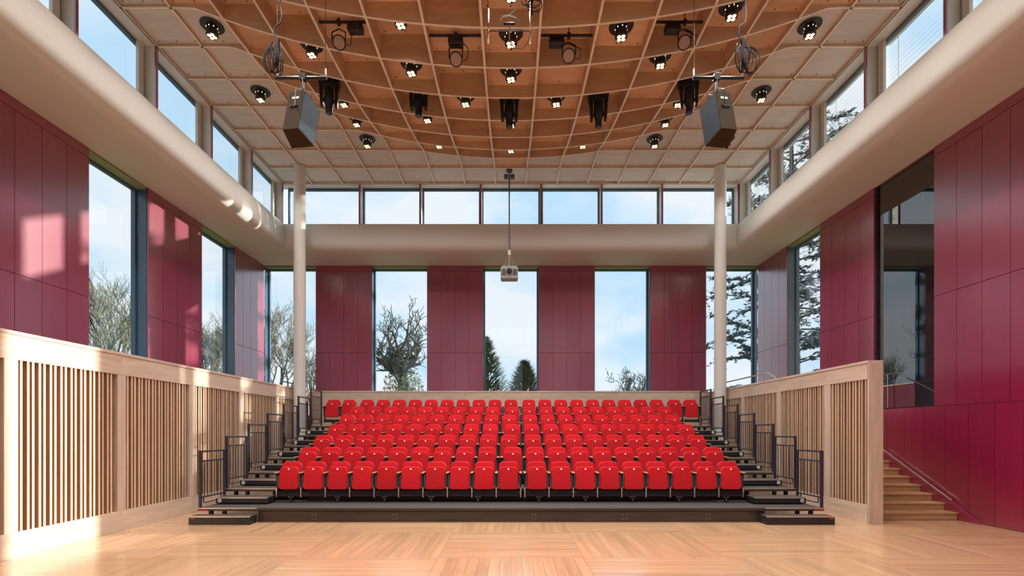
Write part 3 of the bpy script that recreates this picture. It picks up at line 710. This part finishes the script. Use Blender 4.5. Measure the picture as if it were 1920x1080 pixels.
for q_ in range(6):
    cx_, cz_ = .32+rnd.uniform(-.17, .10), .42+rnd.uniform(-.08, .22); r_ = rnd.uniform(.08, .14); pts = [(cx_+r_*math.cos(2*math.pi*i/14)*1.1, -.03+rnd.uniform(-.02, .02), cz_+r_*math.sin(2*math.pi*i/14)) for i in range(15)]
    obj('lead_loop', MB().tube(pts, .0075, 'cable_rubber', 6), t, True)
obj('lead', MB().tube([(.0, -.02, -.15), (.08, -.03, -.29), (.20, -.03, -.30), (.29, -.02, -.18), (.32, 0, -.04)], .006, 'black_metal', 6), t, True)
obj('lead_bundle', MB().tube([(.34, 0, .25), (.34, 0, .7), (.33, 0, .86)], .022, 'black_metal'), t, True)

# ------------------------------------------------------------------ projector on a pole
pc = at(955, 322, 14.8)
t = thing('projector', 'small grey projector hanging on a long pole from the ceiling', 'projector', (pc.x, pc.y, 9.68))
obj('ceiling_plate', MB().bbox(-.09, .09, -.09, .09, -.03, 0, 'black_metal').bbox(-.16, -.03, -.05, .05, -.26, -.14, 'grey_plastic').bbox(.03, .16, -.05, .05, -.26, -.14, 'grey_plastic'), t)
obj('pole', MB().tube([(0, 0, -.03), (0, 0, -2.55)], .022, 'grey_plastic'), t, True)
obj('pole_sleeve', MB().tube([(0, 0, -2.45), (0, 0, -2.60)], .045, 'white_plastic').tube([(0, 0, -2.55), (0, 0, -3.02)], .028, 'steel'), t, True)
for s_ in (-1, 1): obj('stay_wire', MB().tube([(s_*.02, 0, -2.6), (s_*.17, 0, -2.97)], .006, 'steel', 6), t)
bd = obj('body', MB().prism([(-.24, -3.35), (.24, -3.35), (.265, -3.31), (.265, -3.06), (.22, -2.98), (-.22, -2.98), (-.265, -3.06), (-.265, -3.31)], lambda u, v, tt: (u, -.18+.36*tt, v), 'projector_body'), t)
obj('lens', MB().lathe([(.085, 0), (.085, .05), (.06, .055)], (.0, -.18, -3.15), 'black_metal', 20, (0,-1,0)), bd, True)
obj('vent_grille', MB().box(-.23, -.11, -.184, -.18, -3.27, -3.08, 'grey_plastic').box(.11, .23, -.184, -.18, -3.27, -3.08, 'grey_plastic'), bd)

# ------------------------------------------------------------------ trees outside
def branches(mb, p, d, length, r, depth, rnd, mat_, spread=.55, up=.12, wob=.25, kids=(2, 3), minr=.012, n=5):
    pts = [p.copy()]; rs = [r]; q = p.copy(); dd = d.normalized(); seg = 4
    for i in range(seg):
        dd = (dd+Vector((rnd.uniform(-wob, wob), rnd.uniform(-wob, wob), rnd.uniform(-wob, wob)+up))).normalized()
        q = q+dd*length/seg; pts.append(q.copy()); rs.append(max(minr, r*(1-.45*(i+1)/seg)))
    mb.tube(pts, rs, mat_, n if r > .05 else 3, cap=False)
    if depth == 0: return
    k = rnd.randint(*kids)
    for i in range(k+1):
        f_ = 1 if i < k-1 else rnd.uniform(.35, .85); b = pts[min(4, max(1, int(f_*4)))]
        s_ = Vector((rnd.gauss(0, 1), rnd.gauss(0, 1), rnd.gauss(0, .7))).normalized()
        branches(mb, b, (dd+s_*spread*1.5).normalized(), length*rnd.uniform(.62, .82), rs[min(4, max(1, int(f_*4)))]*.72, depth-1, rnd, mat_, spread, up, wob, kids, minr, n)
def leaves(mb, c, rad, n, size, rnd, m, squash=1.0):
    for _ in range(n):
        v = Vector((rnd.gauss(0, 1), rnd.gauss(0, 1), rnd.gauss(0, 1))).normalized()*rad*rnd.random()**.4; v.z *= squash
        p = c+v; a = Vector((rnd.gauss(0, 1), rnd.gauss(0, 1), rnd.gauss(0, 1))).normalized(); b = a.orthogonal().normalized()
        mb.add([p-a*size, p+b*size*.35, p+a*size, p-b*size*.35], [(0, 1, 2, 3)], m)
def bare_tree(x, y, H, fork, r, seed, label, m='bark', depth=6, spread=.5, lean=0, ivy=0, minr=.014, wob=.22, scale=.33, kids=(2, 3)):
    rnd = random.Random(seed); t = thing('bare_tree', label, 'tree', (x, y, -.1))
    tk = MB(); tk.tube([(0, 0, 0), (lean*.3, 0, fork*.5), (lean, 0, fork)], [r*1.3, r, r*.85], m, 10, cap=False); obj('trunk', tk, t, True)
    cr_ = MB()
    for i in range(5):
        a = 2*math.pi*i/5+rnd.uniform(-.4, .4); d = Vector((math.cos(a)*.75, math.sin(a)*.75, rnd.uniform(.5, 1.0))) if i else Vector((.05, 0, 1))
        branches(cr_, Vector((lean, 0, fork-.15)), d, (H-fork)*scale, r*(.68 if kids[0] == 1 else .55), depth-1, rnd, m, spread, .10, wob, kids, minr)
    obj('crown', cr_, t)
    if ivy:
        lv = MB(); leaves(lv, Vector((lean, 0, fork*.88)), ivy, 1500, .15, rnd, 'ivy', 1.2); obj('ivy', lv, t)
o = at(756, 700, 45); bare_tree(o.x, 45, 13.6, 6.6, .55, 4, 'gnarled bare oak with ivy, outside the window beside the long-balustrade corner pier', 'bark', 6, .72, ivy=1.9, minr=.03, wob=.30, scale=.42, kids=(1, 2))
o = at(522, 700, 38); bare_tree(o.x, 38, 12.6, 4.2, .24, 11, 'slender bare tree outside the corner window by the long balustrade', 'bark_light', 6, .42, minr=.013, wob=.16)
o = at(594, 700, 46); bare_tree(o.x-.6, 48, 10.5, 4.5, .22, 12, 'thin bare tree partly hidden by the first crimson pier', 'bark_light', 5, .42, minr=.014, wob=.16)
bare_tree(-24.6, 30, 12.2, 3.8, .30, 15, 'bushy bare tree outside the long-balustrade window nearest the hall front', 'bark_light', 6, .36, minr=.014, wob=.16)
bare_tree(-27.2, 44, 12.5, 4.0, .26, 16, 'bare tree outside the narrow-looking side window by the end wall', 'bark_light', 6, .36, minr=.014, wob=.16)
o = at(1200, 700, 40); bare_tree(o.x, 40, 9.0, 3.4, .22, 21, 'low dark twisted bare tree at the sill of a window behind the seats', 'bark', 6, .6, minr=.02, wob=.34, kids=(1, 2))
def conifer(x, y, H, rad, seed, label, m):
    rnd = random.Random(seed); t = thing('conifer_tree', label, 'tree', (x, y, -.1))
    obj('trunk', MB().tube([(0, 0, 0), (0, 0, H*.95)], [.3, .04], 'bark', 8), t, True)
    lv = MB()
    for _ in range(3600):
        z = H*(.12+.88*rnd.random()**1.25); rr = rad*(1-z/H)**.75*rnd.uniform(.55, 1.08); a = rnd.uniform(0, 2*math.pi)
        p = Vector((rr*math.cos(a), rr*math.sin(a), z)); d = Vector((math.cos(a), math.sin(a), rnd.uniform(.1, 1.1))).normalized(); b = d.cross(Vector((0, 0, 1))).normalized(); L = rnd.uniform(.35, .75)
        lv.add([p-d*L*.6, p+b*.10, p+d*L, p-b*.10], [(0, 1, 2, 3)], m)
    obj('foliage', lv, t)
o = at(912, 700, 58); conifer(o.x, 58, 12.9, 4.6, 31, 'tall pointed conifer outside the centre window behind the seats', 'conifer')
o = at(984, 700, 50); conifer(o.x, 50, 8.9, 4.2, 32, 'shorter spreading conifer outside the centre window behind the seats', 'conifer')
def cedar(x, y, H, rad, seed, label):
    rnd = random.Random(seed); t = thing('cedar_tree', label, 'tree', (x, y, -.1))
    obj('trunk', MB().tube([(0, 0, 0), (.1, 0, H*.5), (0, 0, H)], [.45, .3, .05], 'bark', 10), t, True)
    br, lv = MB(), MB()
    nb = 66
    for i in range(nb):
        z = 2.2+(H-2.6)*i/nb; a = i*2.399+rnd.uniform(-.3, .3); L = rad*(1-.55*(z/H)**1.6)*rnd.uniform(.7, 1.08)
        d = Vector((math.cos(a), math.sin(a), rnd.uniform(-.12, .42))); pts = []; q = Vector((0, 0, z))
        for s_ in range(8):
            pts.append(q.copy()); d = (d+Vector((rnd.uniform(-.12, .12), rnd.uniform(-.12, .12), -.03+rnd.uniform(-.09, .09)))).normalized(); q = q+d*L/7
        br.tube(pts, [.055*(1-k_/9) for k_ in range(8)], 'bark', 4, cap=False)
        for k_ in range(2, 8):
            for s_ in range(7):
                e = Vector((rnd.gauss(0, 1), rnd.gauss(0, 1), rnd.uniform(-.25, .25))); e = (e.normalized()*.8+d*.5).normalized(); l2 = rnd.uniform(.35, .95)
                p = pts[k_]+(pts[k_]-pts[k_-1])*rnd.uniform(-.5, .5); p2 = p+e*l2; br.tube([p, p2], [.014, .006], 'bark', 3, cap=False)
                for _ in range(9):
                    c = p+(p2-p)*rnd.uniform(.15, 1.05)+Vector((rnd.uniform(-.05, .05), rnd.uniform(-.05, .05), rnd.uniform(0, .08))); g = Vector((rnd.gauss(0, 1), rnd.gauss(0, 1), rnd.uniform(.0, .9))).normalized(); b = g.orthogonal().normalized(); S = rnd.uniform(.09, .17)
                    lv.add([c-g*S, c+b*S*.35, c+g*S, c-b*S*.35], [(0, 1, 2, 3)], 'cedar')
    obj('boughs', br, t); obj('foliage', lv, t)
cedar(14.2, 24.5, 17.5, 5.6, 41, 'large dark blue-green cedar outside the staircase-side corner windows')
